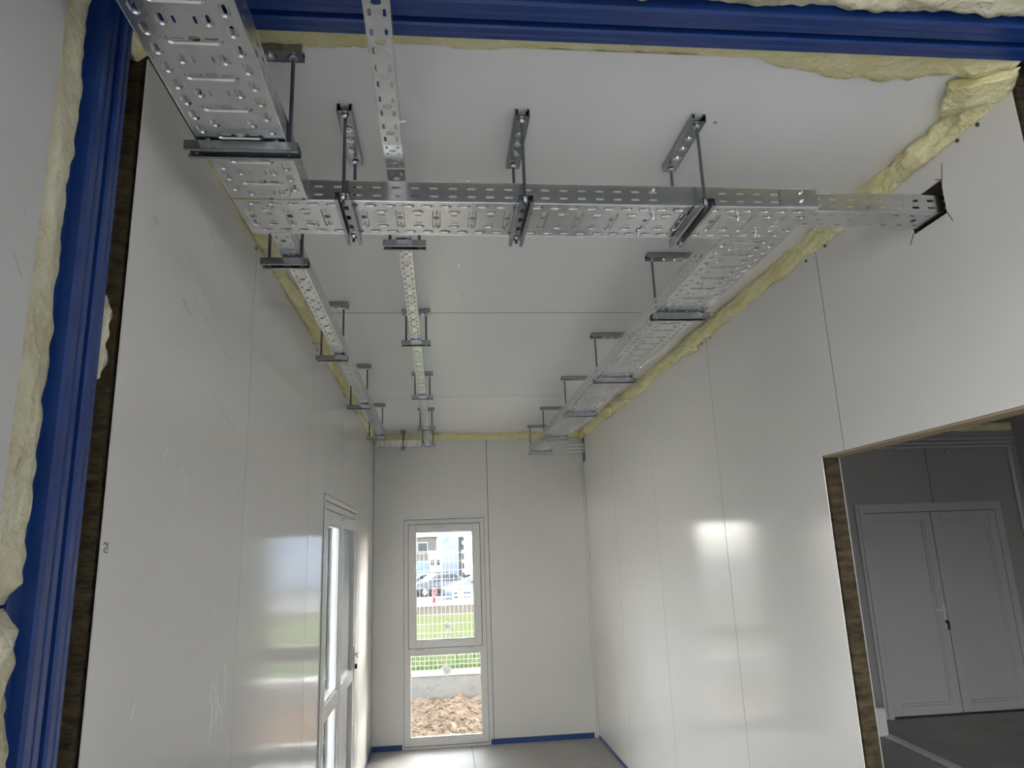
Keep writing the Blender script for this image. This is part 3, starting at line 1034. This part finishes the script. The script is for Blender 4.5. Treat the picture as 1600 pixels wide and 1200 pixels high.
tag(obj('floor_strip', bm, pvc), 'flat white strip lying on the side room floor', 'strip')
# conduits that come through the slot in the back right corner
CG2 = 'white conduit ends in the back right corner'
for z, x0, lab in ((2.755, 1.93, 'top'), (2.722, 1.93, 'middle'), (2.688, 1.955, 'bottom')):
    bm = bmesh.new()
    tube(bm, [(x0, D - 0.024, z), (W + 0.06, D - 0.024, z)], 0.0135, 12)
    tube(bm, [(x0 - 0.0005, D - 0.024, z), (x0 + 0.02, D - 0.024, z)], 0.0142, 12)
    bmesh.ops.recalc_face_normals(bm, faces=bm.faces[:])
    tag(obj('conduit', bm, mat('lit white pvc', (0.9, 0.89, 0.88), 0.3, var=0.02)), lab + ' white conduit stub poking out of the corner slot', 'conduit', CG2)  # paler than the plain pvc: light from below put into the colour

# ================================================================== OUTSIDE
random.seed(11)


def gz(y):
    pts = [(8.7, 0.28), (10, 0.12), (12, 0.0), (15, -0.1), (30, -0.56), (45, -1.1), (60, -1.15), (400, -1.15)]
    if y <= pts[0][0]:
        return pts[0][1]
    for (a, b), (c, d) in zip(pts, pts[1:]):
        if y <= c:
            return b + (d - b) * (y - a) / (c - a)
    return pts[-1][1]


def strip_ground(name, y0, y1, x0, x1, ma, n=20):
    bm = bmesh.new()
    rows = []
    for i in range(n + 1):
        y = y0 + (y1 - y0) * i / n
        rows.append([bm.verts.new((x0 + (x1 - x0) * k / 12, y, gz(y) + 0.03 * noise.noise((x0 + (x1 - x0) * k / 12, y * 0.7, 2)))) for k in range(13)])
    for a_, b_ in zip(rows, rows[1:]):
        for k in range(12):
            bm.faces.new((a_[k], a_[k + 1], b_[k + 1], b_[k]))
    return obj(name, bm, ma, None, True)


struct(strip_ground('ground_lawn', 8.72, 27.5, -14, 16, grassm), 'green lawn beyond the wire fence', 'lawn')
struct(strip_ground('ground_verge', 27.5, 36, -25, 30, drym), 'dry grass verge between lawn and car park', 'verge')
struct(strip_ground('ground_car_park', 36, 160, -160, 160, asph), 'pale asphalt of the car park', 'car park')
struct(box('ground_outside', (-160, 160, -160, 160, -1.6, -1.3), asph), 'pale ground around the building', 'ground')
struct(box('ground_yard', (-30, -0.16, -20, 8.5, -0.3, -0.06), mat('bounce yard paving', (0.58, 0.56, 0.53), 0.8, var=0.1)), 'unseen yard along the left side, made pale to bounce light', 'yard')  # out of view, paled to throw more light up to the ceiling
struct(box('ground_forecourt_side', (9.1, 40, -6.2, 20, -0.3, -0.02), conc), 'concrete forecourt beside the hall', 'forecourt')
struct(box('ground_forecourt', (-30, 40, -40, -6.2, -0.3, -0.02), conc), 'concrete forecourt behind the hall', 'forecourt')
# soil bed under the window
bm = bmesh.new()
rows = []
for i in range(61):
    y = 7.158 + 1.377 * i / 60
    row = []
    for k in range(141):
        x = -2.5 + 7 * k / 140
        t = i / 60
        z = -0.03 + 0.17 * t ** 1.3 + 0.035 * noise.noise((x * 3.3, y * 4, 1)) + 0.05 * noise.noise((x * 9, y * 9, 4)) + 0.028 * noise.noise((x * 26, y * 26, 7))
        row.append(bm.verts.new((x, y, z)))
    rows.append(row)
for a_, b_ in zip(rows, rows[1:]):
    for k in range(140):
        bm.faces.new((a_[k], a_[k + 1], b_[k + 1], b_[k]))
o = obj('soil_bed', bm, soilm)
tag(o, 'loose brown soil between window and low concrete wall', 'soil', kind='stuff')
# soil clods, too many to count
bm = bmesh.new()
for k in range(2600):
    x, y = random.uniform(-0.6, 2.4), random.uniform(7.2, 8.5)
    t = (y - 7.14) / 1.42
    z = -0.03 + 0.17 * t ** 1.3 + 0.035 * noise.noise((x * 3.3, y * 4, 1)) + 0.05 * noise.noise((x * 9, y * 9, 4)) + 0.008
    r = random.uniform(0.006, 0.024)
    mt = Matrix.Translation((x, y, z)) @ Matrix.Rotation(random.random() * 6, 4, Vector((random.random(), random.random(), 1))) @ Matrix.Diagonal((r, r * .8, r * .65, 1))
    bmesh.ops.create_icosphere(bm, subdivisions=1, radius=1, matrix=mt)
o = obj('soil_clods', bm, soilm)
tag(o, 'loose clods scattered over the brown soil bed', 'soil', kind='stuff')
# low concrete wall with white cap
lw = thing('garden_wall', 'low concrete wall with pale cap beyond the soil bed', 'wall', loc=(1, 8.62, 0))
bm = bmesh.new()
for x0, x1 in ((-7, -1.01), (-0.99, 1.15), (1.156, 7.0)):
    bx(bm, x0, x1, -0.08, 0.07, -0.2, 0.375)
obj('wall_body', bm, concw, lw)
box('cap', (-7, 7, -0.095, 0.085, 0.375, 0.408), mat('pale cap', (0.2, 0.197, 0.194), 0.7, var=0.1), lw, 0.004)
fn = thing('wire_fence', 'welded wire mesh fence on the low concrete wall', 'fence', loc=(0, 8.62, 0.41))
bm = bmesh.new()
for k in range(121):
    x = -2.2 + k * 0.05
    bx(bm, x - 0.0017, x + 0.0017, -0.0017, 0.0017, 0.0, 1.36)
z = 0.02
while z < 1.36:
    bx(bm, -2.2, 3.8, -0.007, -0.0025, z - 0.0017, z + 0.0017)
    z += 0.05 if z < 0.2 else 0.10
o = obj('mesh_wires', bm, wire, fn)
o['kind'] = 'stuff'
for x in (-2.2, 0.33 - 0.0, 2.9):
    if abs(x - 0.33) < 0.1:
        continue
    box('post', (x - 0.025, x + 0.025, 0.004, 0.054, 0.0, 1.45), wire, fn, 0.003)
# grass blades behind the fence
V, F = [], []
for k in range(9000):
    y = 8.75 + 8 * random.random() ** 2
    x = random.uniform(-1.0, 3.2)
    h = random.uniform(0.05, 0.17) * (1.1 if y < 10 else 0.6)
    wd = random.uniform(0.004, 0.009)
    b = len(V)
    zz = gz(y)
    V += [(x - wd, y, zz - 0.02), (x + wd, y, zz - 0.02), (x + random.uniform(-.05, .05), y + random.uniform(-.04, .04), zz + h)]
    F.append((b, b + 1, b + 2))
me = bpy.data.meshes.new('grass_blades')
me.from_pydata(V, [], F)
tag(link('grass_blades', me, bladem), 'tall green grass blades right behind the fence', 'grass', kind='stuff')


def car(label, x, y, rot, paint, sc=1.0):
    t = thing('car', label, 'car', 'parked cars beyond the lawn', (x, y, gz(y)))
    t.rotation_euler = (0, 0, rot)
    t.scale = (sc, sc, sc)
    bm = bmesh.new()
    prof = [(-2.1, .30), (-2.1, .62), (-1.95, .80), (-1.0, .92), (-.25, 1.40), (.95, 1.44), (1.75, 1.05), (2.05, .95), (2.1, .35), (1.7, .22), (-1.7, .22)]
    extr(bm, prof, lambda u, v, a: (u, a, v), -0.86, 0.86)
    bmesh.ops.bevel(bm, geom=bm.edges[:], offset=0.05, segments=2, affect='EDGES')
    obj('body', bm, paint, t, True)
    for s in (-1, 1):
        bm = bmesh.new()
        y0, y1 = sorted((s * .80, s * .868))
        extr(bm, [(-.72, .96), (-.15, 1.34), (.36, 1.37), (.36, .97)], lambda u, v, a: (u, a, v), y0, y1)
        obj('side_window', bm, carg, t)
        bm = bmesh.new()
        extr(bm, [(.42, .97), (.42, 1.37), (.92, 1.38), (1.45, 1.06), (1.3, .97)], lambda u, v, a: (u, a, v), y0, y1)
        obj('side_window', bm, carg, t)
        for u in (-1.32, 1.32):
            bm = bmesh.new()
            tube(bm, [(u, s * .68, .32), (u, s * .89, .32)], .32, 16)
            bmesh.ops.recalc_face_normals(bm, faces=bm.faces[:])
            wh_ = obj('wheel', bm, tyre, t)
            bm = bmesh.new()
            tube(bm, [(u, s * .86, .32), (u, s * .90, .32)], .2, 12)
            bmesh.ops.recalc_face_normals(bm, faces=bm.faces[:])
            obj('rim', bm, zinc, wh_)
    bm = bmesh.new()
    v_ = [bm.verts.new(p) for p in ((-1.0, -.72, .935), (-1.0, .72, .935), (-.28, .66, 1.405), (-.28, -.66, 1.405))]
    bm.faces.new(v_)
    r_ = bmesh.ops.extrude_face_region(bm, geom=bm.faces[:])
    bmesh.ops.translate(bm, verts=[g for g in r_['geom'] if isinstance(g, bmesh.types.BMVert)], vec=(-.02, 0, .02))
    bmesh.ops.recalc_face_normals(bm, faces=bm.faces[:])
    obj('windscreen', bm, carg, t)
    for s in (-1, 1):
        box('headlight', (-2.13, -2.0, s * .66 - .16, s * .66 + .16, .60, .74), white, t, 0.02)
    return t


car('light blue car parked behind the white pallet', 3.05, 45.5, 0.12, carbl)
car('dark car parked left of the light blue car', 0.45, 50.5, 0.45, carb)
car('grey car at the left end of the parked cars', -0.9, 52.5, 0.5, carb2)
car('dark car in the second row behind the red hydrant', 0.2, 56.8, 0.1, carb)
# red hydrant
hy = thing('hydrant', 'red hydrant post standing on the verge', 'hydrant', loc=(0.315, 40, gz(40)))
bm = bmesh.new()
for r, z0, z1 in ((.10, 0, .05), (.07, .05, .62), (.10, .60, .66), (.085, .66, .76), (.04, .76, .82)):
    tube(bm, [(0, 0, z0), (0, 0, z1)], r, 12)
bmesh.ops.recalc_face_normals(bm, faces=bm.faces[:])
obj('barrel', bm, redm, hy, True)
for s in (-1, 1):
    tubeobj('nozzle', [(0, 0, .52), (s * .14, 0, .52)], .04, redm, hy)
# pallet standing upright
pl = thing('pallet', 'white wooden pallet standing upright at the lawn edge', 'pallet', loc=(1.22, 35.5, gz(35.5)))
for k in range(5):
    box('slat', (0.0, 1.05, -0.03, 0.0, 0.02 + k * 0.19, 0.12 + k * 0.19), white, pl, 0.004)
for x in (0.0, 0.47, 0.95):
    box('bearer', (x, x + 0.1, 0.0, 0.09, 0.0, 0.9), white, pl, 0.004)
# round sign
sg = thing('road_sign', 'round white road sign with dark rim on a thin pole', 'sign', loc=(0.79, 44, gz(44)))
tubeobj('pole', [(0, 0, 0), (0, 0, 2.75)], 0.025, wire, sg)
bm = bmesh.new()
tube(bm, [(0, -0.03, 2.78), (0, -0.05, 2.78)], 0.19, 24)
bmesh.ops.recalc_face_normals(bm, faces=bm.faces[:])
obj('rim', bm, mat('sign rim', (0.25, 0.05, 0.07), 0.5, var=0.1), sg)
bm = bmesh.new()
tube(bm, [(0, -0.045, 2.78), (0, -0.056, 2.78)], 0.145, 24)
bmesh.ops.recalc_face_normals(bm, faces=bm.faces[:])
obj('face', bm, white, sg)
# truck
tk = thing('truck', 'white truck parked at the right edge of the car park', 'truck', loc=(2.245, 60.5, gz(60.5)))
box('cargo_box', (0.52, 4.1, 0, 7.0, 1.0, 4.2), white, tk, 0.05)
box('chassis', (0.4, 3.3, 0.2, 8, 0.55, 0.9), dark, tk)
bm = bmesh.new()
bx(bm, 0.0, 0.44, -0.05, 0.1, 0.75, 4.1)
bmesh.ops.bevel(bm, geom=bm.edges[:], offset=0.03, segments=1, affect='EDGES')
obj('door_edge', bm, dark, tk)
for k in range(4):
    box('hinge', (0.27, 0.54, -0.09, -0.04, 1.2 + k * 0.76, 1.5 + k * 0.76), wire, tk, 0.01)
for x in (0.9, 2.9):
    bm = bmesh.new()
    tube(bm, [(x - .15, 0.8, .5), (x + .15, 0.8, .5)], .5, 16)
    bmesh.ops.recalc_face_normals(bm, faces=bm.faces[:])
    obj('wheel', bm, tyre, tk)
# buildings
b1 = thing('building', 'large pale blue hall facade behind the car park', 'building', 'buildings behind the car park', (0.43, 72, -1.15))
box('wall', (0, 40, 0, 20, 0, 14), bfac, b1)
box('cornice', (-0.05, 40, -0.12, 0, 5.2, 5.32), white, b1)
for k in range(6):
    box('seam', (2.0 + 3 * k, 2.04 + 3 * k, -0.02, 0, 0, 14), grey, b1)
bm = bmesh.new()
extr(bm, [(0.55, 3.9), (0.72, 3.75), (1.2, 4.35), (1.1, 4.45), (0.74, 4.0), (0.6, 4.05)], lambda u, v, a: (u, a, v), -0.06, 0)
obj('tick_emblem', bm, cont, b1)
b2 = thing('building', 'beige block building with white upper storey behind the parked cars', 'building', 'buildings behind the car park', (-20, 84, -1.15))
box('wall', (0, 20.3, 0, 15, 0, 4.7), stone, b2)
box('upper_storey', (-0.2, 20.4, -0.3, 15, 4.7, 14), white, b2)
for k in range(8):
    for z in (0.9, 3.0):
        wd_ = box('window', (2 + k * 2.3, 3.2 + k * 2.3, -0.06, 0, z, z + 1.1), pvcshade, b2)
        box('pane', (2.08 + k * 2.3, 3.12 + k * 2.3, -0.08, -0.06, z + .08, z + 1.02), carg, wd_)
ctn = thing('container', 'dark blue container behind the parked cars', 'container', loc=(-2.4, 66, -1.15))
box('body', (0, 2.0, 0, 4, 0.1, 2.1), cont, ctn, 0.02)
for k in range(8):
    box('rib', (0.1 + k * 0.24, 0.2 + k * 0.24, -0.04, 0, 0.2, 2.0), cont, ctn)
kb = thing('kiosk', 'small white kiosk with two windows beside the container', 'kiosk', loc=(-0.32, 67, -1.15))
box('wall', (0, 1.15, 0, 2, 0, 2.9), white, kb, 0.02)
box('roof', (-0.1, 1.25, -0.15, 2.1, 2.9, 3.05), white, kb, 0.02)
for x in (0.15, 0.68):
    box('window', (x, x + 0.32, -0.03, 0, 1.75, 2.25), carg, kb)
box('door', (0.2, 0.65, -0.03, 0, 0.05, 1.4), mat('orange brown panel', (0.45, 0.2, 0.12), 0.6, var=0.1), kb)
